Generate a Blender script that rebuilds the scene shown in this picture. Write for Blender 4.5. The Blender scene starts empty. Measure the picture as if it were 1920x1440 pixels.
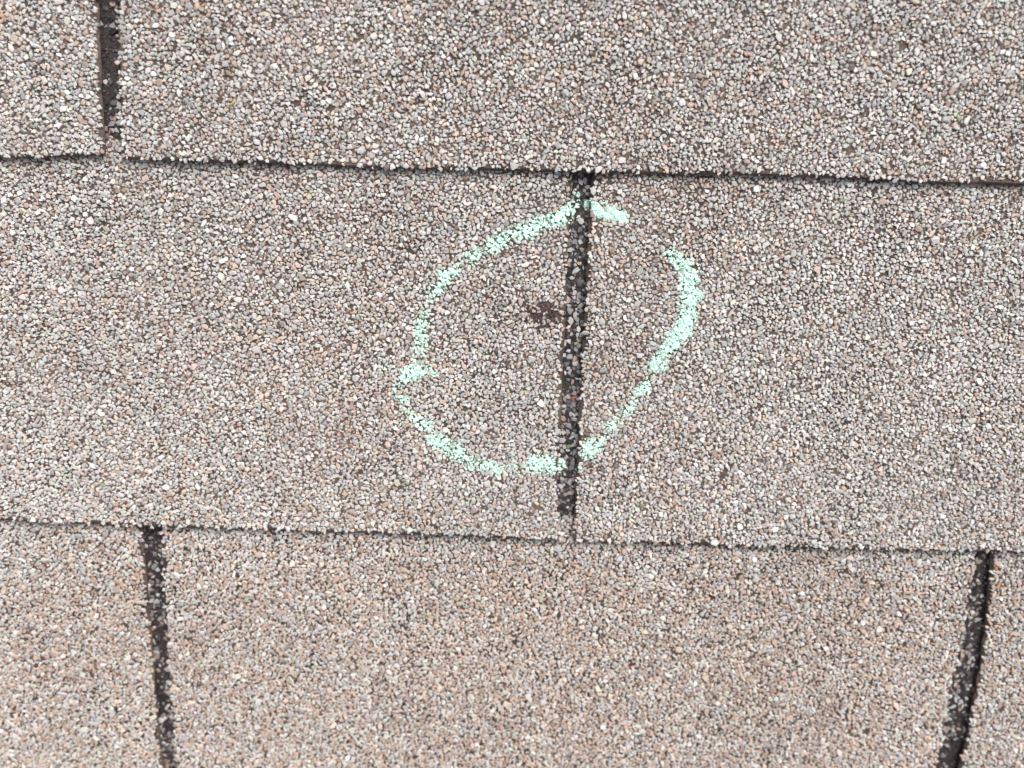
import bpy, math
import numpy as np
from mathutils import Matrix, Vector

scene = bpy.context.scene
COL = scene.collection
RAD = math.radians

# ------------------------------------------------------------------ camera, sky, sun, exposure
PITCH = RAD(18.4)                      # 4/12 roof; roof frame: u across, v up the slope, n out of the roof
ROOF_M = Matrix.Translation((0, 0, 3.0)) @ Matrix.Rotation(PITCH, 4, 'X')
TILT, ROLL, F_PX = RAD(13.3), RAD(1.75), 1441.0
H_CAM = 0.2565                         # metres above the shingles
c, s = math.cos(TILT), math.sin(TILT)
r0, u0, back = np.array([1, 0, 0.]), np.array([0, c, -s]), np.array([0, s, c])
RIGHT = math.cos(ROLL) * r0 + math.sin(ROLL) * u0
UP = -math.sin(ROLL) * r0 + math.cos(ROLL) * u0
cam_data = bpy.data.cameras.new('camera')
cam = bpy.data.objects.new('camera', cam_data)
COL.objects.link(cam)
cam_data.sensor_width = 36.0
cam_data.lens = 36.0 * F_PX / 1920.0
cam_data.clip_start, cam_data.clip_end = 0.01, 500.0
M = Matrix.Identity(4)
for i in range(3):
    M[i][0], M[i][1], M[i][2] = RIGHT[i], UP[i], back[i]
M[2][3] = H_CAM
cam.matrix_world = ROOF_M @ M
cam_data.dof.use_dof = True
cam_data.dof.focus_distance = 0.256
cam_data.dof.aperture_fstop = 5.2
scene.camera = cam

SUN_ELEV, SUN_AZ = RAD(52), RAD(35)    # azimuth measured from +Y (up the slope) towards +X
world = bpy.data.worlds.new('World')
scene.world = world
world.use_nodes = True
wn = world.node_tree
bg = wn.nodes['Background']
sky = wn.nodes.new('ShaderNodeTexSky')
sky.sky_type = 'NISHITA'
sky.sun_disc = False
sky.sun_elevation = SUN_ELEV
sky.sun_rotation = SUN_AZ
sky.air_density, sky.dust_density, sky.ozone_density = 1.0, 8.0, 0.6
veil = wn.nodes.new('ShaderNodeHueSaturation')      # thin even cloud: the sky is nearly white
veil.inputs['Saturation'].default_value = 0.35
wn.links.new(sky.outputs[0], veil.inputs['Color'])
wn.links.new(veil.outputs[0], bg.inputs[0])
bg.inputs[1].default_value = 0.12
sun_data = bpy.data.lights.new('sun', 'SUN')
sun_data.energy = 1.4
sun_data.angle = RAD(24)
sun_data.color = (1.0, 0.95, 0.89)
sun = bpy.data.objects.new('sun', sun_data)
COL.objects.link(sun)
sd = Vector((math.sin(SUN_AZ) * math.cos(SUN_ELEV), math.cos(SUN_AZ) * math.cos(SUN_ELEV), math.sin(SUN_ELEV)))
sun.rotation_euler = sd.to_track_quat('Z', 'Y').to_euler()
sun.location = (0, 0, 8)
scene.view_settings.view_transform = 'Standard'
scene.view_settings.look = 'None'
scene.view_settings.gamma = 1.0
scene.view_settings.use_curve_mapping = False
scene.view_settings.exposure = 0.78

# ------------------------------------------------------------------ helpers
MM = 0.001
def pix(x, y, n=0.0):
    """roof point (u, v) seen at pixel (x, y) of the 1920 x 1440 photograph, at height n"""
    d = (x - 960) / F_PX * RIGHT - (y - 720) / F_PX * UP - back
    t = (n - H_CAM) / d[2]
    return np.array([t * d[0], t * d[1]])

def pts(l, n=0.0):
    return np.array([pix(x, y, n) for x, y in l])

def hash2(ix, iy, seed):
    h = (ix.astype(np.int64) * 374761393 + iy.astype(np.int64) * 668265263 + seed * 974634733) & 0xffffffff
    h = ((h ^ (h >> 13)) * 1274126177) & 0xffffffff
    return ((h ^ (h >> 16)) & 0xffff) / 65535.0

def vnoise(x, y, scale, seed, octaves=2):
    out, amp, tot = 0, 1.0, 0.0
    for o in range(octaves):
        fx, fy = x / scale, y / scale
        ix, iy = np.floor(fx), np.floor(fy)
        tx, ty = fx - ix, fy - iy
        tx, ty = tx * tx * (3 - 2 * tx), ty * ty * (3 - 2 * ty)
        a = hash2(ix, iy, seed + o) * (1 - tx) + hash2(ix + 1, iy, seed + o) * tx
        b = hash2(ix, iy + 1, seed + o) * (1 - tx) + hash2(ix + 1, iy + 1, seed + o) * tx
        out = out + amp * (a * (1 - ty) + b * ty)
        tot += amp
        amp *= 0.5
        scale *= 0.5
    return out / tot

def make_mesh(name, V, loop_idx, starts, totals, colour=None, mats=(), mat_idx=None):
    me = bpy.data.meshes.new(name)
    me.vertices.add(len(V))
    me.vertices.foreach_set('co', np.ascontiguousarray(V, np.float32).ravel())
    me.loops.add(len(loop_idx))
    me.loops.foreach_set('vertex_index', np.ascontiguousarray(loop_idx, np.int32))
    me.polygons.add(len(starts))
    me.polygons.foreach_set('loop_start', np.ascontiguousarray(starts, np.int32))
    me.polygons.foreach_set('loop_total', np.ascontiguousarray(totals, np.int32))
    for m in mats:
        me.materials.append(m)
    if mat_idx is not None:
        me.polygons.foreach_set('material_index', np.ascontiguousarray(mat_idx, np.int32))
    if colour is not None:
        at = me.attributes.new('stone_colour', 'FLOAT_COLOR', 'POINT')
        at.data.foreach_set('color', np.ascontiguousarray(np.c_[colour, np.ones(len(colour))], np.float32).ravel())
    sf = me.attributes.new('sharp_face', 'BOOLEAN', 'FACE')
    sf.data.foreach_set('value', np.ones(len(starts), bool))
    me.update(calc_edges=True)
    me.validate()
    return me

def link(name, data, parent=None):
    o = bpy.data.objects.new(name, data)
    COL.objects.link(o)
    if parent is not None:
        o.parent = parent
    return o

# ------------------------------------------------------------------ materials
def nodes_mat(name):
    m = bpy.data.materials.new(name)
    m.use_nodes = True
    nt = m.node_tree
    return m, nt, nt.nodes['Principled BSDF']

def stone_material(name, rough):
    m, nt, b = nodes_mat(name)
    at = nt.nodes.new('ShaderNodeAttribute'); at.attribute_name = 'stone_colour'
    tc = nt.nodes.new('ShaderNodeTexCoord')
    nz = nt.nodes.new('ShaderNodeTexNoise')
    nz.inputs['Scale'].default_value = 2600; nz.inputs['Detail'].default_value = 3
    nt.links.new(tc.outputs['Object'], nz.inputs['Vector'])
    mp = nt.nodes.new('ShaderNodeMapRange')
    mp.inputs[1].default_value, mp.inputs[2].default_value = 0.3, 0.7
    mp.inputs[3].default_value, mp.inputs[4].default_value = 0.84, 1.14
    nt.links.new(nz.outputs[0], mp.inputs[0])
    mx = nt.nodes.new('ShaderNodeVectorMath'); mx.operation = 'SCALE'
    nt.links.new(at.outputs['Color'], mx.inputs[0]); nt.links.new(mp.outputs[0], mx.inputs['Scale'])
    nt.links.new(mx.outputs[0], b.inputs['Base Color'])
    b.inputs['Roughness'].default_value = rough
    bp = nt.nodes.new('ShaderNodeBump'); bp.inputs['Strength'].default_value = 0.35
    bp.inputs['Distance'].default_value = 0.0002
    nt.links.new(nz.outputs[0], bp.inputs['Height'])
    nt.links.new(bp.outputs[0], b.inputs['Normal'])
    return m

def asphalt_material(name, dark, dusty, lo, hi, rough=0.75):
    """bitumen mat with brown dust lying in it"""
    m, nt, b = nodes_mat(name)
    tc = nt.nodes.new('ShaderNodeTexCoord')
    n1 = nt.nodes.new('ShaderNodeTexNoise'); n1.inputs['Scale'].default_value = 38; n1.inputs['Detail'].default_value = 5
    n2 = nt.nodes.new('ShaderNodeTexNoise'); n2.inputs['Scale'].default_value = 900; n2.inputs['Detail'].default_value = 4
    for n in (n1, n2):
        nt.links.new(tc.outputs['Object'], n.inputs['Vector'])
    ad = nt.nodes.new('ShaderNodeMath'); ad.operation = 'MULTIPLY_ADD'
    nt.links.new(n2.outputs[0], ad.inputs[0]); ad.inputs[1].default_value = 0.6
    nt.links.new(n1.outputs[0], ad.inputs[2])
    mp = nt.nodes.new('ShaderNodeMapRange')
    mp.inputs[1].default_value, mp.inputs[2].default_value = lo, hi
    nt.links.new(ad.outputs[0], mp.inputs[0])
    mx = nt.nodes.new('ShaderNodeMix'); mx.data_type = 'RGBA'
    nt.links.new(mp.outputs[0], mx.inputs['Factor'])
    mx.inputs['A'].default_value = (*dark, 1); mx.inputs['B'].default_value = (*dusty, 1)
    nt.links.new(mx.outputs['Result'], b.inputs['Base Color'])
    b.inputs['Roughness'].default_value = rough
    bp = nt.nodes.new('ShaderNodeBump'); bp.inputs['Strength'].default_value = 0.6
    bp.inputs['Distance'].default_value = 0.0004
    nt.links.new(n2.outputs[0], bp.inputs['Height']); nt.links.new(bp.outputs[0], b.inputs['Normal'])
    return m

MAT_STONE = stone_material('crushed_stone', 0.8)
MAT_DARKSTONE = stone_material('dark_crushed_stone', 0.55)
MAT_MAT = asphalt_material('asphalt_mat', (0.017, 0.012, 0.010), (0.125, 0.088, 0.070), 0.54, 0.98)
MAT_DUSTY = asphalt_material('dusty_asphalt_mat', (0.014, 0.010, 0.008), (0.085, 0.056, 0.042), 0.62, 1.02)
MAT_EDGE = asphalt_material('asphalt_cut_edge', (0.022, 0.015, 0.012), (0.12, 0.082, 0.062), 0.55, 1.05, 0.85)
MAT_BITUMEN = asphalt_material('bare_bitumen', (0.009, 0.006, 0.0065), (0.042, 0.029, 0.027), 0.60, 1.15, 0.65)
MAT_BRUISE = asphalt_material('bruised_bitumen', (0.012, 0.006, 0.007), (0.05, 0.02, 0.02), 0.6, 1.1, 0.6)

def chalk_material(name, lo, hi):
    m, nt, b = nodes_mat(name)
    tc = nt.nodes.new('ShaderNodeTexCoord')
    nz = nt.nodes.new('ShaderNodeTexNoise'); nz.inputs['Scale'].default_value = 1500; nz.inputs['Detail'].default_value = 4
    nt.links.new(tc.outputs['Object'], nz.inputs['Vector'])
    mx = nt.nodes.new('ShaderNodeMix'); mx.data_type = 'RGBA'
    nt.links.new(nz.outputs[0], mx.inputs['Factor'])
    mx.inputs['A'].default_value = (*lo, 1); mx.inputs['B'].default_value = (*hi, 1)
    nt.links.new(mx.outputs['Result'], b.inputs['Base Color'])
    b.inputs['Roughness'].default_value = 0.95
    return m
MAT_CHALK = chalk_material('mint_chalk', (0.50, 0.82, 0.68), (0.66, 0.90, 0.80))
MAT_CHALK_THIN = chalk_material('thin_mint_chalk', (0.42, 0.60, 0.51), (0.52, 0.70, 0.61))   # a rub so light the stone shows through

# ------------------------------------------------------------------ layout of the courses (roof frame, metres)
STEP = 2.2 * MM                        # rise from one course to the next
THICK = 1.7 * MM                       # the mat; the rest of the step is the stones it lies on
N_TOP = STEP / 2                       # height of the top face at a butt edge
TAB, EXPO = 0.3048, 0.127

butt_top_px = [(-700, 302), (-200, 300), (0, 296), (60, 297), (120, 293), (192, 291)], \
              [(234, 300), (330, 303), (420, 306), (530, 308), (640, 313), (760, 316), (860, 318), (1060, 322), (1180, 325),
               (1280, 328), (1370, 328), (1460, 332), (1600, 336), (1700, 341), (1820, 345), (1920, 349), (2600, 372)]
butt_mid_px = [(-700, 955), (0, 977), (150, 983), (270, 989), (460, 994), (640, 1000), (860, 1006), (960, 1010), (1058, 1013)], \
              [(1084, 1015), (1250, 1021), (1400, 1026), (1600, 1032), (1760, 1035), (1920, 1038), (2700, 1068)]
slot_px = {   # left and right edge, top to bottom, in pixels
    'T': ([(177, -200), (182, 0), (185, 60), (188, 120), (191, 190), (196, 252), (199, 300)],
          [(206, -200), (219, 0), (220, 60), (222, 120), (226, 190), (230, 252), (234, 300)]),
    'M': ([(1073, 322), (1069, 380), (1065, 440), (1062, 560), (1058, 640), (1054, 720), (1050, 800), (1046, 870), (1043, 950), (1060, 1013)],
          [(1111, 322), (1107, 380), (1104, 440), (1099, 560), (1094, 640), (1089, 720), (1084, 800), (1081, 870), (1077, 950), (1074, 1013)]),
    'BL': ([(262, 985), (266, 1040), (272, 1110), (281, 1200), (289, 1290), (298, 1380), (305, 1440), (335, 1700)],
           [(297, 985), (300, 1040), (304, 1110), (311, 1200), (318, 1290), (326, 1380), (331, 1440), (361, 1700)]),
    'BR': ([(1836, 1030), (1828, 1090), (1815, 1160), (1804, 1210), (1791, 1270), (1778, 1330), (1768, 1390), (1757, 1440), (1700, 1660)],
           [(1866, 1030), (1861, 1090), (1854, 1160), (1847, 1210), (1838, 1270), (1824, 1330), (1812, 1390), (1800, 1440), (1748, 1660)]),
}
def edge_curve(lst):
    p = pts(lst, N_TOP * 0.4)
    return p[np.argsort(p[:, 1])]      # by rising v
SLOT = {k: (edge_curve(a), edge_curve(b)) for k, (a, b) in slot_px.items()}
bt = [pts(l, N_TOP) for l in butt_top_px]
bm = [pts(l, N_TOP) for l in butt_mid_px]
V_T = float(np.mean(np.concatenate(bt)[4:-1, 1]))
V_M = float(np.mean(np.concatenate(bm)[1:-1, 1]))
EXPO = V_T - V_M
uA = float(np.mean(np.r_[SLOT['BL'][0][:, 0], SLOT['BL'][1][:, 0]]))
uB = float(np.mean(np.r_[SLOT['M'][0][:, 0], SLOT['M'][1][:, 0]]))
uC = float(np.mean(np.r_[SLOT['BR'][0][:, 0], SLOT['BR'][1][:, 0]]))
uT = float(np.mean(np.r_[SLOT['T'][0][:, 0], SLOT['T'][1][:, 0]]))
TAB = uC - uA
V_B, V_U, V_BB = V_M - EXPO, V_T + EXPO, V_M - 2 * EXPO
HALF = 3.9 * MM
LIP = {'T': 6.4 * MM, 'M': 7.8 * MM}        # how far the coloured stones run up inside the foot of a slot

def const_slot(u, v0, v1):
    vv = np.linspace(v0 - 0.01, v1 + 0.02, 9)
    return (np.c_[np.full(9, u - HALF) + 0.4 * MM * np.sin(vv * 90 + u * 50), vv],
            np.c_[np.full(9, u + HALF) + 0.4 * MM * np.sin(vv * 80 + u * 70), vv])

COURSES = []   # each: v of the butt, list of slot curves from left to right, butt curve
def course(v, first_slot, known, butts=None):
    slots = []
    k0 = math.floor((-0.75 - first_slot) / TAB)
    for k in range(k0, k0 + 6):
        u = first_slot + k * TAB
        hit = [q for q, uu in known if abs(uu - u) < 0.03]
        if hit:
            l, r = SLOT[hit[0]]
            slots.append((l, r, hit[0], u))
        else:
            l, r = const_slot(u, v, v + EXPO)
            slots.append((l, r, None, u))
    COURSES.append(dict(v=v, slots=slots, butts=butts))
course(V_BB, uB, [])
course(V_B, uA, [('BL', uA), ('BR', uC)])
course(V_M, uB, [('M', uB)], bm)
course(V_T, uT, [('T', uT)], bt)
course(V_U, uB, [])

def butt_v(cr, u):
    """v of the butt edge of a course at u (array)"""
    u = np.asarray(u, float)
    if cr['butts'] is None:
        return cr['v'] + 0.5 * MM * (vnoise(u, u * 0 + cr['v'] * 10, 0.04, 5, 3) - 0.5)
    a, b = cr['butts']
    cut = 0.5 * (a[-1, 0] + b[0, 0])
    v = np.where(u < cut, np.interp(u, a[:, 0], a[:, 1]), np.interp(u, b[:, 0], b[:, 1]))
    return v + 0.8 * MM * (vnoise(u, u * 0 + cr['v'] * 10, 0.012, 9, 3) - 0.5)

def surf(cr, v):
    """top face height of a course at v (extends under the course above)"""
    return N_TOP - STEP * (v - cr['v']) / EXPO

def slot_u(curve, v):
    return np.interp(v, curve[:, 1], curve[:, 0])

def wob(v, seed, amp=0.5 * MM):
    return 2 * amp * (vnoise(v, v * 0 + seed * 3.7, 0.006, seed, 3) - 0.5)

# ------------------------------------------------------------------ stones
BRUISE_PX = [(1008, 577, 8), (1022, 576, 9), (1034, 580, 11), (1045, 584, 10), (1036, 594, 9), (1022, 588, 6), (1004, 592, 7), (1008, 604, 8), (1010, 616, 6),
             (992, 584, 5), (978, 570, 3), (1052, 590, 6), (1028, 608, 4), (1044, 604, 4), (986, 600, 3)]
SPECK_PX = [(470, 461, 6), (502, 457, 4), (497, 372, 6), (642, 816, 6), (1610, 1168, 6), (1688, 1148, 5), (1160, 1110, 6), (1236, 1122, 4),
            (1048, 1155, 5), (1358, 886, 6), (1006, 650, 4), (1015, 670, 4), (815, 585, 4), (1588, 282, 8), (1085, 308, 7), (620, 205, 6),
            (560, 195, 5), (700, 190, 4), (455, 800, 4), (90, 300, 4), (1320, 290, 4), (1625, 210, 5), (1640, 70, 5), (1690, 90, 6),
            (340, 920, 5), (345, 972, 6), (418, 1167, 4), (200, 1380, 5), (1010, 950, 8), (995, 963, 6), (1300, 500, 4), (1420, 760, 5),
            (1740, 820, 4), (1780, 610, 4), (130, 640, 4), (1850, 890, 4), (1700, 1360, 4), (1690, 1210, 4), (1620, 1205, 4)]
BRUISE = np.array([[*pix(x, y), r / 5000.0] for x, y, r in BRUISE_PX])
SPECK = np.array([[*pix(x, y), r / 7000.0] for x, y, r in SPECK_PX])

def inside_discs(u, v, discs, grow=0.0):
    hit = np.zeros(len(u), bool)
    for a, b, r in discs:
        hit |= (u - a) ** 2 + (v - b) ** 2 < (r + grow) ** 2
    return hit

PAL = np.array([[0.515, 0.503, 0.488], [0.46, 0.45, 0.435], [0.41, 0.40, 0.392], [0.36, 0.355, 0.357], [0.455, 0.422, 0.39],
                [0.42, 0.325, 0.275], [0.46, 0.37, 0.315], [0.36, 0.27, 0.225], [0.32, 0.272, 0.25], [0.15, 0.125, 0.12], [0.45, 0.43, 0.35]])
W_COOL = np.array([.17, .25, .21, .09, .12, .05, .04, .03, .03, .004, .006])
W_WARM = np.array([.045, .115, .11, .045, .155, .19, .13, .13, .07, .005, .005])
PAL_DARK = np.array([[0.018, 0.014, 0.016], [0.07, 0.062, 0.066], [0.17, 0.16, 0.165], [0.31, 0.30, 0.30], [0.25, 0.185, 0.15], [0.42, 0.40, 0.38]])
W_DARK = np.array([.16, .13, .22, .24, .14, .11])

M_DIR, M_OUT = 6, 5
def stones(bbox, keep, height, seed, pitch=1.21 * MM, drop=0.05, warm=None, dark=False, flat=1.0, M_DIR=6):
    """close-packed crushed stone: every stone fills its own (weighted) cell, cut back to leave a gap.
    keep(u, v) -> bool mask, height(u, v) -> surface height, warm(u, v) -> 0..1.  Returns a dict of arrays."""
    rng = np.random.default_rng(seed)
    u_lo, u_hi, v_lo, v_hi = bbox
    dv = pitch * 0.866
    nx, ny = int((u_hi - u_lo) / pitch) + 8, int((v_hi - v_lo) / dv) + 8
    jj, ii = np.meshgrid(np.arange(ny), np.arange(nx), indexing='ij')
    X = u_lo + (ii - 4 + 0.5 * (jj % 2)) * pitch + rng.uniform(-.52, .52, ii.shape) * pitch
    Y = v_lo + (jj - 4) * dv + rng.uniform(-.52, .52, ii.shape) * dv
    R = pitch * 0.5 * np.exp(rng.normal(0, 0.25, ii.shape))
    dead = rng.random(ii.shape) < drop
    core = np.zeros(ii.shape, bool); core[3:-3, 3:-3] = True
    sel = core & ~dead
    sel[sel] = keep(X[sel], Y[sel])
    J, I = np.nonzero(sel)
    x, y, r2 = X[J, I], Y[J, I], R[J, I] ** 2
    n = len(x)
    th = 2 * np.pi * (np.arange(M_DIR)[None] + rng.uniform(-.42, .42, (n, M_DIR))) / M_DIR + rng.uniform(0, 2 * np.pi, (n, 1))
    cs, sn = np.cos(th), np.sin(th)
    # every stone has its own grain direction: cells are measured longer along it
    an, fi = np.exp(np.abs(rng.normal(0, .5, n))), rng.uniform(0, np.pi, n)
    p_, q_ = 1 / an ** 2, an
    ga, gc = p_ * np.cos(fi) ** 2 + q_ * np.sin(fi) ** 2, p_ * np.sin(fi) ** 2 + q_ * np.cos(fi) ** 2
    gb = (p_ - q_) * np.cos(fi) * np.sin(fi)
    rho = np.full((n, M_DIR), pitch * 1.25)
    for dj in range(-3, 4):
        for di in range(-3, 4):
            if dj == 0 and di == 0:
                continue
            j2, i2 = J + dj, I + di
            ok = ~dead[j2, i2]
            dx, dy = X[j2, i2] - x, Y[j2, i2] - y
            gx, gy = ga * dx + gb * dy, gb * dx + gc * dy
            val = (dx * gx + dy * gy + r2 - R[j2, i2] ** 2) * 0.5
            dot = gx[:, None] * cs + gy[:, None] * sn
            cand = np.where((dot > 1e-7) & ok[:, None], val[:, None] / np.maximum(dot, 1e-7), 1.0)
            rho = np.minimum(rho, cand)
    rho = np.maximum(rho, 0.12 * pitch)
    mean = rho.mean(1, keepdims=True)
    rho = np.minimum(rho, mean * 1.55)
    shrink = rng.uniform(0.98, 1.16, (n, 1))
    rho = np.maximum(rho * shrink - rng.uniform(.0, .05, (n, 1)) * MM, 0.12 * pitch)
    # profile: foot, shoulder, off-centre crown
    size = mean[:, 0]
    hh = (0.42 + 0.33 * size / (0.5 * pitch)) * rng.uniform(0.6, 1.4, n) * 0.56 * MM * flat
    base = height(x, y)
    tx, ty = rng.normal(0, .17, n), rng.normal(0, .17, n)
    k1 = rng.uniform(.72, 1.0, (n, M_DIR))
    V = np.empty((n, 2 * M_DIR + 1, 3))
    V[:, :M_DIR, 0] = x[:, None] + rho * cs
    V[:, :M_DIR, 1] = y[:, None] + rho * sn
    V[:, :M_DIR, 2] = base[:, None] - 0.12 * MM
    ox, oy = rho * k1 * cs, rho * k1 * sn
    V[:, M_DIR:-1, 0] = x[:, None] + ox
    V[:, M_DIR:-1, 1] = y[:, None] + oy
    V[:, M_DIR:-1, 2] = base[:, None] + hh[:, None] * rng.uniform(.72, .98, (n, M_DIR)) + tx[:, None] * ox + ty[:, None] * oy
    px, py = rng.normal(0, .25, n) * size, rng.normal(0, .25, n) * size
    V[:, -1, 0], V[:, -1, 1] = x + px, y + py
    V[:, -1, 2] = base + hh * rng.uniform(.92, 1.1, n) + tx * px + ty * py
    # colours
    if dark:
        ci = rng.choice(len(W_DARK), n, p=W_DARK / W_DARK.sum())
        colr = PAL_DARK[ci]
    else:
        w = np.clip(warm(x, y), 0, 1) if warm else np.full(n, .4)
        a = rng.choice(len(W_COOL), n, p=W_COOL / W_COOL.sum())
        b = rng.choice(len(W_WARM), n, p=W_WARM / W_WARM.sum())
        colr = PAL[np.where(rng.random(n) < w, b, a)]
        colr = colr * (0.91 + 0.18 * vnoise(x + 1, y + 1, .035, 88, 3))[:, None]      # stones were laid in slightly lighter and darker drifts
    colr = colr * np.exp(rng.normal(0, .09, (n, 1))) * (1 + rng.normal(0, .025, (n, 3)))
    return dict(V=V, x=x, y=y, size=size, col=np.clip(colr, 0.004, 0.9))

def stones_concat(*gs):
    return {k: np.concatenate([g[k] for g in gs]) for k in gs[0]}

def stones_mesh(name, g, mat):
    n = len(g['x'])
    nv = g['V'].shape[1]
    M_DIR = (nv - 1) // 2
    k = np.arange(M_DIR); k2 = (k + 1) % M_DIR
    quads = np.c_[k, k2, k2 + M_DIR, k + M_DIR]                      # 7 quads
    tris = np.c_[k + M_DIR, k2 + M_DIR, np.full(M_DIR, 2 * M_DIR)]   # 7 tris
    pat = np.r_[quads.ravel(), tris.ravel()]
    loops = (np.arange(n)[:, None] * nv + pat[None]).ravel()
    tot1 = np.r_[np.full(M_DIR, 4), np.full(M_DIR, 3)]
    totals = np.tile(tot1, n)
    starts = np.r_[0, np.cumsum(totals)[:-1]]
    col = np.repeat(g['col'], nv, axis=0)
    return make_mesh(name, g['V'].reshape(-1, 3), loops, starts, totals, col, [mat])

# ------------------------------------------------------------------ the roof
roof = bpy.data.objects.new('shingle_roof', None)
COL.objects.link(roof)
roof.matrix_world = ROOF_M
roof['label'] = 'weathered tan and grey asphalt shingle roof seen from close above'
roof['category'] = 'roof'
roof['kind'] = 'thing'

def strip_mesh(cr, i0, n_tabs, mats):
    """one shingle strip: a comb of tabs between slots i0 .. i0 + n_tabs, with its headlap, as a slab"""
    sl = cr['slots']
    top_v = cr['v'] + 2 * EXPO + 0.012
    comb_v = cr['v'] + EXPO + 3.5 * MM
    out = []                           # outline, counter-clockwise from the left headlap corner
    uL, uR = sl[i0][3], sl[i0 + n_tabs][3]
    out += [(uL + .3 * MM, top_v), (uL + .3 * MM, comb_v)]
    for t in range(n_tabs):
        lc, rc = sl[i0 + t][1], sl[i0 + t + 1][0]
        vv = np.linspace(comb_v, cr['v'] + 1.5 * MM, 70)
        ul = slot_u(lc, vv) + wob(vv, 11 + i0 + t)
        out += list(zip(ul, vv))
        vr = np.linspace(cr['v'] + 1.5 * MM, comb_v, 70)
        ur = slot_u(rc, vr) + wob(vr, 31 + i0 + t)
        ub = np.linspace(ul[-1] + .9 * MM, ur[0] - .9 * MM, 260)
        out += list(zip(ub, butt_v(cr, ub)))
        out += list(zip(ur, vr))
    out += [(uR - .3 * MM, comb_v), (uR - .3 * MM, top_v)]
    P = np.array(out)
    n = len(P)
    nx = np.roll(P, -1, 0) - np.roll(P, 1, 0)
    nx = np.c_[nx[:, 1], -nx[:, 0]] / np.maximum(np.linalg.norm(nx, axis=1, keepdims=True), 1e-9)   # outward
    rng = np.random.default_rng(int(abs(cr['v']) * 1e4) + i0)
    inset = np.clip(0.9 + 0.8 * (vnoise(P[:, 0], P[:, 1], .008, 77, 3) - .5) * 2, .3, 2.0)[:, None] * MM
    zt = surf(cr, P[:, 1])
    ring0 = np.c_[P - nx * inset, surf(cr, (P - nx * inset)[:, 1])]         # edge of the flat top
    ring1 = np.c_[P, zt - 0.55 * MM - rng.uniform(0, .25, n) * MM]          # worn round over the edge
    ring2 = np.c_[P - nx * .25 * MM, zt - THICK]
    V = np.r_[ring0, ring1, ring2]
    k = np.arange(n); k2 = (k + 1) % n
    q1 = np.c_[k + n, k2 + n, k2, k]
    q2 = np.c_[k + 2 * n, k2 + 2 * n, k2 + n, k + n]
    loops = np.r_[k, q1.ravel(), q2.ravel(), k[::-1] + 2 * n]
    totals = np.r_[n, np.full(2 * n, 4), n]
    starts = np.r_[0, np.cumsum(totals)[:-1]]
    mi = np.r_[0, np.full(2 * n, 1), 2]
    return make_mesh('shingle', V, loops, starts, totals, None, mats, mi)

def warm_of(u, v):
    w = 0.13 + 0.9 * (vnoise(u + 3, v + 5, .05, 3, 3) - .5)
    low = np.clip((V_M + 0.008 - v) / 0.03, 0, 1)                    # the lowest course in view is the brownest
    w = w + low * (0.62 + 0.40 * np.exp(-((u - 0.01) / 0.13) ** 2))
    w = w + 0.20 * np.exp(-((u + 0.14) / .06) ** 2 - ((v - V_M - .07) / .05) ** 2)
    return w

TINT = [(1845, 1072, 8, (.16, .07, .02)), (1870, 1066, 7, (.36, .22, .10)), (1874, 1100, 5, (.36, .22, .11)), (1829, 1118, 5, (.16, .26, .11)),
        (1075, 752, 5, (.26, .10, .07)), (1082, 644, 5, (.14, .18, .09)), (1068, 836, 6, (.08, .13, .06)), (304, 1160, 4, (.10, .17, .07)),
        (1200, 948, 7, (.24, .25, .17)), (1793, 220, 6, (.46, .52, .34)), (8, 28, 8, (.48, .34, .24)), (1780, 1096, 4, (.5, .36, .2)), (382, 5, 6, (.28, .17, .13))]
def tint(g):
    for x, y, r, cc in TINT:
        p = pix(x, y)
        h = np.hypot(g['x'] - p[0], g['y'] - p[1]) < r / 5300.0
        g['col'][h] = np.array(cc) * (0.8 + 0.4 * hash2(np.nonzero(h)[0], np.nonzero(h)[0] * 0, 4))[:, None]
    return g
ALL_STONES = []                        # kept for the chalk, which lies on them
def in_window(u, v):
    d = np.stack([u, v, np.full_like(u, -H_CAM)], -1)
    w = -(d @ back)
    X, Y = 960 + F_PX * (d @ RIGHT) / w, 720 - F_PX * (d @ UP) / w
    return (X > -130) & (X < 2050) & (Y > -130) & (Y < 1570)

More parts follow.
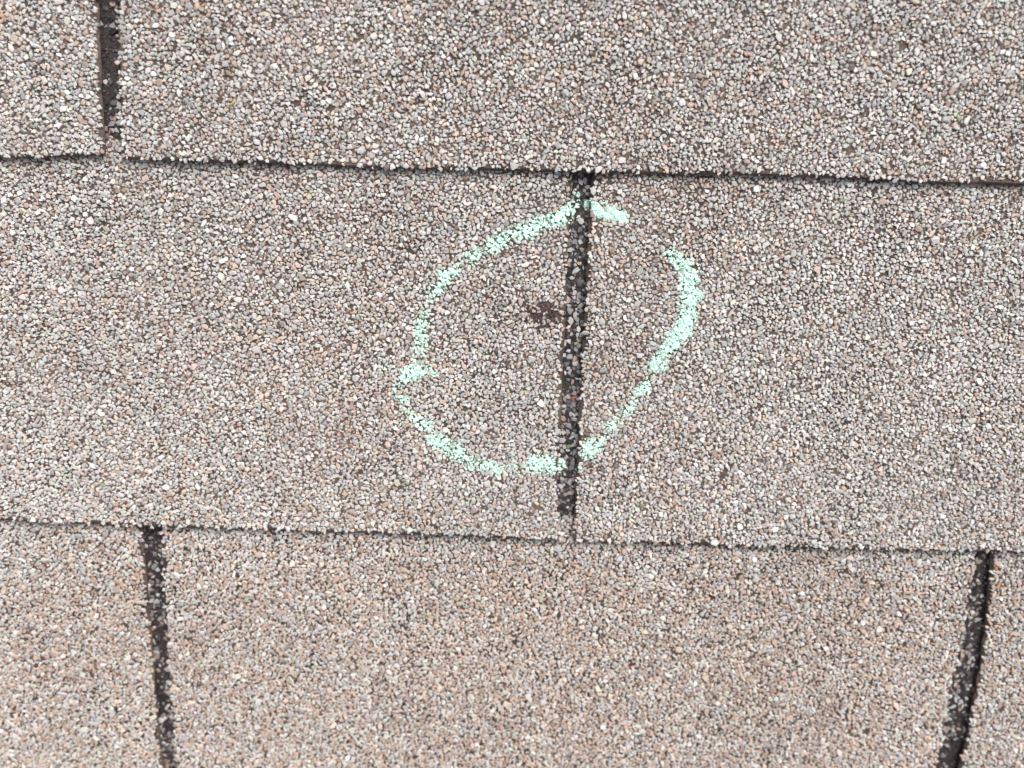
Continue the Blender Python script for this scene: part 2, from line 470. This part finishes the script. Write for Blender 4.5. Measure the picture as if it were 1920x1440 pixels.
def tab_stones(ci, t, seed, close=True):
    cr = COURSES[ci]
    above = COURSES[ci + 1] if ci + 1 < len(COURSES) else None
    lc, rc = cr['slots'][t][1], cr['slots'][t + 1][0]
    u_lo, u_hi = lc[:, 0].min() - .002, rc[:, 0].max() + .002
    def keep(u, v):
        e = vnoise(u, v, .004, 51, 3) - .5
        worn = vnoise(u, v * 0 + cr['v'] * 7, .018, 52, 2)
        rj = hash2(np.floor(u * 4e5), np.floor(v * 4e5), 13)
        gap_b = np.where(rj < .30, .05, 1.0) * ((0.60 + 2.6 * np.clip(worn - .45, 0, 1)) * MM + e * .9 * MM)
        side = np.where(rj < .45, .05, .7) * MM
        k = (u > slot_u(lc, v) + side + e * .9 * MM) & (u < slot_u(rc, v) - side + e * .9 * MM)
        k &= v > butt_v(cr, u) + gap_b
        k &= in_window(u, v) == close            # the far ends of the tabs get plainer stones
        if above is not None:
            lim = butt_v(above, u) + 2.2 * MM
            for l, r, nm, uu in above['slots']:                      # showing up inside the foot of the slots above
                ins = (u > slot_u(l, v) - 2 * MM) & (u < slot_u(r, v) + 2 * MM)
                lim = np.where(ins, above['v'] + LIP.get(nm, .008) + 1.6 * MM * (vnoise(u, v, .003, 8) - .5), lim)
            k &= v < lim
        else:
            k &= v < cr['v'] + EXPO
        hit = inside_discs(u, v, BRUISE)
        rr = hash2(np.floor(u * 2e5), np.floor(v * 2e5), 3)
        k &= ~(hit & (rr < 0.62))
        k &= ~inside_discs(u, v, SPECK, .1 * MM)
        thin = vnoise(u, v, .0045, 61, 2)
        k &= ~((thin > .90) & (rr > .5))                            # here and there a stone has come off
        return k
    g = stones((u_lo, u_hi, cr['v'] - .002, cr['v'] + EXPO + .012), keep, lambda u, v: surf(cr, v), seed, warm=warm_of,
               pitch=(1.21 if close else 1.85) * MM, M_DIR=6 if close else M_OUT)
    near = inside_discs(g['x'], g['y'], BRUISE, .6 * MM)
    g['col'][near] *= np.array([.82, .74, .72])
    return tint(g)

def slot_floor_stones(ci, t, seed):
    """sparse dark stones on the headlap of course ci seen through slot t of the course above"""
    cr, ab = COURSES[ci], COURSES[ci + 1]
    l, r, nm, uu = ab['slots'][t]
    def keep(u, v):
        k = (u > slot_u(l, v) - 1.5 * MM) & (u < slot_u(r, v) + 1.5 * MM)
        k &= (v > ab['v'] + LIP.get(nm, .008) - .2 * MM) & (v < ab['v'] + EXPO + .004)
        rr = hash2(np.floor(u * 3e5), np.floor(v * 3e5), 5)
        dens = 0.66 + 1.0 * (vnoise(u, v, .006, 15 + t, 2) - .5)
        if nm == 'T':
            b0, b1 = pix(205, 58)[1], pix(205, 132)[1]
            dens = np.where((v < b0) & (v > b1), .03, dens)
            dens = np.where(v < b1, dens * .95, dens)
        if nm == 'BR':
            e0 = pix(1775, 1392)[1]
            dens = np.where(v < e0, .06, dens)
            mid = .5 * (slot_u(l, v) + slot_u(r, v))
            dens = np.where(u > mid + 1.2 * MM, dens * .7, dens + .1)
        if nm == 'M':
            dens = dens + .26
        return k & (rr < dens)
    return stones((uu - .03, uu + .03, ab['v'], ab['v'] + EXPO + .006), keep, lambda u, v: surf(cr, v), seed,
                  pitch=1.5 * MM, drop=.05, dark=True)

generic_mesh = {}
def generic_stones(ci, t, src_ci, src_t):
    """stones of a tab outside the picture: shared mesh of a tab inside it, moved over"""
    return generic_mesh[(src_ci, src_t)]

seed = 100
VIS = {(1, 'L'), }
def tabs_in_view(ci):
    res = []
    sl = COURSES[ci]['slots']
    for t in range(len(sl) - 1):
        if sl[t + 1][3] > -0.215 and sl[t][3] < 0.215:
            res.append(t)
    return res
strip_objs = {}
view = {1: tabs_in_view(1), 2: tabs_in_view(2), 3: tabs_in_view(3)}
start_of = {0: 0, 1: 1, 2: 1, 3: 1, 4: 0}
n_slots = len(COURSES[0]['slots'])
tab_parent = {}
for ci, cr in enumerate(COURSES):
    first = view[ci][0] if ci in view else 1
    # strips of three tabs; the strip in the middle starts at the first tab in view
    bounds = [b for b in range(first - 3, n_slots, 3)]
    for b in bounds:
        lo, hi = max(b, 0), min(b + 3, n_slots - 1)
        if hi <= lo:
            continue
        me = strip_mesh(cr, lo, hi - lo, [MAT_DUSTY if ci == 1 else MAT_MAT, MAT_EDGE, MAT_BITUMEN])
        o = link('shingle', me, roof)
        for t in range(lo, hi):
            tab_parent[(ci, t)] = o
for ci in view:
    for t in view[ci]:
        seed += 1
        g = tab_stones(ci, t, seed)
        ALL_STONES.append(g)
        o = link('granules', stones_mesh('granules', g, MAT_STONE), tab_parent[(ci, t)])
        o['kind'] = 'stuff'
        far = tab_stones(ci, t, seed + 500, False)
        if len(far['x']):
            o = link('granules', stones_mesh('granules', far, MAT_STONE), tab_parent[(ci, t)])
            o['kind'] = 'stuff'
        generic_mesh[(ci, t)] = o.data
src = (2, view[2][0] - 1) if (2, view[2][0] - 1) in tab_parent else (2, view[2][-1] + 1)
generic_mesh[src] = stones_mesh('granules', tab_stones(*src, 90, False), MAT_STONE)
for ci, cr in enumerate(COURSES):
    for t in range(n_slots - 1):
        if ci in view and t in view[ci]:
            continue
        o = link('granules', generic_mesh[src], tab_parent[(ci, t)])
        o['kind'] = 'stuff'
        sc_ = COURSES[src[0]]
        o.location = (cr['slots'][t][3] - sc_['slots'][src[1]][3], cr['v'] - sc_['v'], 0)
for ci in range(0, 4):
    ab = COURSES[ci + 1]
    for t in range(n_slots):
        if abs(ab['slots'][t][3]) > 0.45:
            continue
        seed += 1
        g = tint(slot_floor_stones(ci, t, seed))
        ALL_STONES.append(g)
        fines = stones((ab['slots'][t][3] - .03, ab['slots'][t][3] + .03, ab['v'] + LIP.get(ab['slots'][t][2], .008), ab['v'] + EXPO + .003),
                       lambda u, v: (u > slot_u(ab['slots'][t][0], v) - .0012) & (u < slot_u(ab['slots'][t][1], v) + .0012)
                       & (hash2(np.floor(u * 3e5), np.floor(v * 3e5), 7) < .25 + .5 * vnoise(u, v, .005, 44 + t)), lambda u, v: surf(COURSES[ci], v) + .03 * MM,
                       seed + 900, pitch=.8 * MM, drop=.1, dark=True, flat=.5, M_DIR=5)
        fines['col'] = fines['col'] * np.array([.20, .17, .18])
        o = link('dark_granules', stones_mesh('dark_granules', fines, MAT_DARKSTONE), tab_parent.get((ci, t)) or tab_parent[(ci, t - 1)])
        o['kind'] = 'stuff'
        par = tab_parent.get((ci, t)) or tab_parent[(ci, t - 1)]
        o = link('dark_granules', stones_mesh('dark_granules', g, MAT_DARKSTONE), par)
        o['kind'] = 'stuff'

# bare bitumen showing in the slots: a thin skin on the headlap, dark above the lower edge of the coating
def slot_floor_skin(ci, t):
    cr, ab = COURSES[ci], COURSES[ci + 1]
    l, r, nm, uu = ab['slots'][t]
    vv = np.linspace(ab['v'] + LIP.get(nm, .008), ab['v'] + EXPO + .003, 60)
    jag = 0.5 * MM * np.sin(vv * 900)
    L = np.c_[slot_u(l, vv) - 1.6 * MM, vv, surf(cr, vv) + .05 * MM]
    Rr = np.c_[slot_u(r, vv) + 1.6 * MM, vv, surf(cr, vv) + .05 * MM]
    n = len(vv)
    V = np.r_[L, Rr]
    V2 = V.copy(); V2[:, 2] -= .09 * MM
    k = np.arange(n - 1)
    top = np.c_[k, k + n, k + n + 1, k + 1]
    loops = top.ravel()
    totals = np.full(n - 1, 4)
    starts = np.r_[0, np.cumsum(totals)[:-1]]
    me = make_mesh('bare_asphalt', V, loops, starts, totals, None, [MAT_BITUMEN])
    par = tab_parent.get((ci, t)) or tab_parent[(ci, t - 1)]
    link('bare_asphalt', me, par)
for ci in range(0, 4):
    for t in range(n_slots):
        if abs(COURSES[ci + 1]['slots'][t][3]) < 0.45:
            slot_floor_skin(ci, t)

# roofing felt on the deck, under everything
def deck():
    v0, v1, z = COURSES[0]['v'] - .004, COURSES[-1]['v'] + 2 * EXPO, -5.2 * MM
    c8 = [(x, y, zz) for zz in (z - 14 * MM, z) for x, y in ((-.95, v0), (.95, v0), (.95, v1), (-.95, v1))]
    me = bpy.data.meshes.new('roof_deck')
    me.from_pydata(c8, [], [(3, 2, 1, 0), (4, 5, 6, 7), (0, 1, 5, 4), (1, 2, 6, 5), (2, 3, 7, 6), (3, 0, 4, 7)])
    me.materials.append(MAT_BITUMEN)
    link('roof_deck', me, roof)
deck()

# ------------------------------------------------------------------ the bruise: lumps of bared, dark bitumen
def bruise():
    cr = COURSES[2]
    def keep(u, v):
        rr = hash2(np.floor(u * 2e5), np.floor(v * 2e5), 9)
        return inside_discs(u, v, BRUISE, .35 * MM) & (rr < .86)
    g = stones((BRUISE[:, 0].min() - .006, BRUISE[:, 0].max() + .006, BRUISE[:, 1].min() - .006, BRUISE[:, 1].max() + .006),
               keep, lambda u, v: surf(cr, v) + .02 * MM, 77, pitch=.8 * MM, drop=.05, dark=True, flat=.5)
    rng = np.random.default_rng(8)
    pal = np.array([[.014, .008, .010], [.035, .017, .018], [.075, .037, .034], [.025, .016, .019]])
    g['col'] = pal[rng.integers(0, 4, len(g['x']))]
    o = link('hail_bruise', stones_mesh('hail_bruise', g, MAT_DARKSTONE), tab_parent[(2, view[2][0])])
    o['label'] = 'dark reddish bruise of bared asphalt beside the slot'
    o['kind'] = 'stuff'
bruise()

# ------------------------------------------------------------------ chalk: a crust on the tops of the stones along the strokes
STROKES = [
    # (x, y, half width, density) in pixels of the photograph
    [(1078, 372, 12, .62), (1066, 392, 14, .85), (1052, 408, 16, 1.0), (1035, 414, 15, .95), (1012, 420, 15, 1.0), (990, 432, 17, .98), (975, 438, 14, .8),
     (958, 437, 11, .6), (938, 452, 15, .95), (918, 462, 15, .95), (900, 474, 12, .7), (884, 483, 13, .75), (870, 490, 10, .55), (856, 502, 10, .5),
     (846, 512, 12, .95), (830, 525, 15, .95), (818, 545, 15, .85), (806, 560, 13, .6), (798, 582, 12, .5), (792, 600, 15, .75), (786, 620, 17, .68),
     (789, 640, 15, .78), (786, 660, 14, .66), (787, 682, 14, .7), (782, 694, 15, .9), (766, 700, 12, 1.0), (752, 716, 11, .65), (746, 728, 13, .7),
     (757, 745, 14, .7), (764, 760, 13, .62), (775, 778, 14, .66), (786, 790, 14, .75), (800, 798, 13, .9), (808, 806, 12, .6), (812, 824, 16, .85),
     (835, 832, 17, .75), (855, 845, 17, .8), (872, 858, 15, .6), (900, 866, 15, .6), (918, 872, 14, .85), (930, 880, 14, .8), (950, 884, 12, .55), (985, 876, 14, .6),
     (1006, 870, 17, 1.0), (1026, 872, 18, 1.0), (1044, 874, 14, 1.0), (1052, 872, 9, .8), (1064, 868, 14, .3), (1074, 866, 10, .2)],
    [(1094, 860, 10, .6), (1104, 846, 15, 1.0), (1120, 830, 14, .8), (1130, 818, 12, .65), (1145, 802, 12, .6), (1160, 790, 11, .64), (1172, 775, 12, .66),
     (1182, 758, 11, .58), (1192, 745, 12, .7), (1204, 728, 13, .95), (1212, 712, 11, .6), (1218, 697, 12, .6), (1232, 686, 14, .9), (1246, 664, 14, .8),
     (1258, 650, 16, .95), (1270, 628, 17, .9), (1282, 612, 17, .98), (1288, 585, 17, 1.0), (1294, 560, 19, 1.0), (1292, 535, 20, 1.0), (1292, 515, 20, .9),
     (1280, 500, 18, .85), (1268, 488, 15, .7), (1256, 476, 12, .7)],
    [(1108, 386, 9, .6), (1122, 390, 13, .8), (1136, 397, 14, .58), (1152, 402, 12, .74), (1164, 408, 11, .7), (1174, 409, 8, .4)],
]
FLECKS = [(716, 668, 6), (722, 686, 5), (738, 690, 4), (1180, 408, 3), (1322, 584, 4), (1298, 478, 4), (800, 690, 8), (815, 700, 5), (1076, 358, 4), (1255, 870, 3),
          (1135, 872, 5), (880, 875, 6), (760, 790, 4), (905, 850, 5), (965, 850, 4), (1240, 700, 4), (1085, 880, 5), (1056, 890, 5)]
chalk = bpy.data.objects.new('chalk_circle', None)
COL.objects.link(chalk)
chalk.matrix_world = ROOF_M
chalk['label'] = 'mint green chalk circle drawn by hand on the shingles around the bruise and slot'
chalk['category'] = 'chalk mark'
STONES = stones_concat(*ALL_STONES)

def chalk_stroke(line, si, flecks=()):
    P = pts([(a, b) for a, b, _, _ in line], N_TOP * .4)
    S = 1.0 / 5350.0
    Wd = np.array([w for _, _, w, _ in line]) * S * 1.05
    D = np.array([d for _, _, _, d in line])
    lo, hi = P.min(0) - .008, P.max(0) + .008
    near = np.nonzero((STONES['x'] > lo[0]) & (STONES['x'] < hi[0]) & (STONES['y'] > lo[1]) & (STONES['y'] < hi[1]))[0]
    def density(x, y):
        best = np.zeros(len(x))
        for i in range(len(P) - 1):
            a, b = P[i], P[i + 1]
            d = b - a
            t = np.clip(((x - a[0]) * d[0] + (y - a[1]) * d[1]) / (d @ d), 0, 1)
            q = np.hypot(x - a[0] - t * d[0], y - a[1] - t * d[1]) / (Wd[i] * (1 - t) + Wd[i + 1] * t)
            f = np.clip(1.0 - q * q * .44, 0, 1) * (D[i] * (1 - t) + D[i + 1] * t)
            best = np.maximum(best, f)
        for fx, fy, fr in flecks:
            c0 = pix(fx, fy)
            q = np.hypot(x - c0[0], y - c0[1]) / (fr * S)
            best = np.maximum(best, np.where(q < 1.4, .55, 0))
        return best
    rng = np.random.default_rng(500 + si)
    Vs, Fs, Ms, off = [], [], [], 0
    Vn = STONES['V'][near]
    # faces of every stone, cut finer so the crust breaks up within one stone
    sh, pk, ft = Vn[:, M_DIR:-1], Vn[:, -1:], Vn[:, :M_DIR]
    ctr = Vn[:, M_DIR:].mean(1, keepdims=True)
    ctr[:, :, 2] -= .0003
    def emit(tri, thin=None):
        nonlocal off
        Ms.append(np.zeros(len(tri), int) if thin is None else thin.astype(int))
        m = tri.shape[0]
        Vs.append(tri.reshape(-1, 3)); Fs.append(np.arange(off, off + 3 * m)); off += 3 * m
    def crust(tri, c0, lift, bias):
        cen = tri.mean(1)
        dn = density(cen[:, 0], cen[:, 1])
        nz = .30 * np.clip((vnoise(cen[:, 0] + 1, cen[:, 1] + 2, .0030, 21 + si, 2) - .5) * 1.9 + .5, 0, 1) \
            + .33 * np.clip((vnoise(cen[:, 0] + 1, cen[:, 1] + 2, .0010, 31 + si, 2) - .5) * 1.9 + .5, 0, 1) + .37 * rng.random(len(cen))
        room = dn * 0.84 - .02 - bias - nz
        ok = room > 0
        tri = tri[ok]; c1 = c0[ok]
        d = tri - c1[:, None]
        ln = np.maximum(np.linalg.norm(d, axis=2, keepdims=True), 1e-6)
        emit(tri + d / ln * lift * MM + np.array([0, 0, .03 * MM]), room[ok] < .11)
    for k in range(M_DIR):
        k2 = (k + 1) % M_DIR
        c0 = ctr[:, 0]
        a, b, p = sh[:, k], sh[:, k2], pk[:, 0]
        m1, m2 = (a + p) / 2, (b + p) / 2
        for tr in ((a, b, m2), (a, m2, m1), (m1, m2, p)):
            crust(np.stack(tr, 1), c0, .07, 0)
        fa, fb = (ft[:, k] + a) / 2, (ft[:, k2] + b) / 2
        for tr in ((fa, fb, b), (fa, b, a)):
            crust(np.stack(tr, 1), c0, .09, .12)
    # crumbs of chalk lodged in the gaps
    m = 22000
    cx, cy = rng.uniform(lo[0], hi[0], m), rng.uniform(lo[1], hi[1], m)
    dn = density(cx, cy)
    nzc = np.clip((vnoise(cx + 1, cy + 2, .0032, 21 + si, 3) - .5) * 1.7 + .5, 0, 1)
    ok = rng.random(m) < np.clip((dn * .95 - nzc * .75 - .12) * 2.6, 0, 1)
    cx, cy = cx[ok], cy[ok]
    base = np.zeros(len(cx))
    idx = np.concatenate([np.argmin((STONES['x'][near][None] - a[:, None]) ** 2 + (STONES['y'][near][None] - b[:, None]) ** 2, 1)
                          for a, b in zip(np.array_split(cx, 20), np.array_split(cy, 20))])
    base = Vn[idx][:, M_DIR:-1, 2].mean(1) - .05 * MM
    sz = rng.uniform(.2, .5, len(cx)) * MM
    ang = rng.uniform(0, 6.28, (len(cx), 1)) + np.arange(4)[None] * 1.5708 + rng.uniform(-.4, .4, (len(cx), 4))
    rr = sz[:, None] * rng.uniform(.6, 1.3, (len(cx), 4))
    ring = np.stack([cx[:, None] + rr * np.cos(ang), cy[:, None] + rr * np.sin(ang), np.repeat((base - .1 * MM)[:, None], 4, 1)], 2)
    apex = np.stack([cx, cy, base + sz * .6], 1)
    for k in range(4):
        emit(np.stack([ring[:, k], ring[:, (k + 1) % 4], apex], 1))
    V = np.concatenate(Vs)
    F = np.concatenate(Fs)
    me = make_mesh('chalk_stroke', V, F, np.arange(0, len(F), 3), np.full(len(F) // 3, 3), None, [MAT_CHALK, MAT_CHALK_THIN], np.concatenate(Ms))
    o = link(['arc', 'arc', 'dash'][si], me, chalk)
    return o
for si, l in enumerate(STROKES):
    o = chalk_stroke(l, si, FLECKS if si == 0 else ())
    o['label'] = ['long left arc of chalk', 'short right arc of chalk', 'short dash of chalk beside the top of the slot'][si]

# ------------------------------------------------------------------ a dry bit of straw caught between the stones of the upper course
def straw_piece():
    path = pts([(431, 197), (437, 196), (442, 192), (445, 187)], N_TOP * .3)
    cr = COURSES[3]
    V, n, k = [], len(path), 6
    for i, p in enumerate(path):
        d = path[min(i + 1, n - 1)] - path[max(i - 1, 0)]
        d = d / np.linalg.norm(d)
        side, r = np.array([-d[1], d[0]]), (.16 + .14 * math.sin(math.pi * (i + .6) / n)) * MM
        z = surf(cr, p[1]) + .75 * MM
        for a in range(k):
            t = 2 * math.pi * a / k
            V.append((*(p + side * r * math.cos(t)), z + r * math.sin(t)))
    F = [(i * k + a, i * k + (a + 1) % k, (i + 1) * k + (a + 1) % k, (i + 1) * k + a) for i in range(n - 1) for a in range(k)]
    F += [tuple(range(k))[::-1], tuple((n - 1) * k + a for a in range(k))]
    me = bpy.data.meshes.new('straw_piece')
    me.from_pydata(V, [], F)
    m, nt, b = nodes_mat('dry_straw')
    b.inputs['Base Color'].default_value = (.50, .36, .16, 1)
    b.inputs['Roughness'].default_value = .6
    me.materials.append(m)
    o = link('straw_piece', me)
    o.matrix_world = ROOF_M
    o['label'] = 'tiny yellow curl of dry straw lying on the upper left shingle'
    o['category'] = 'straw'
straw_piece()
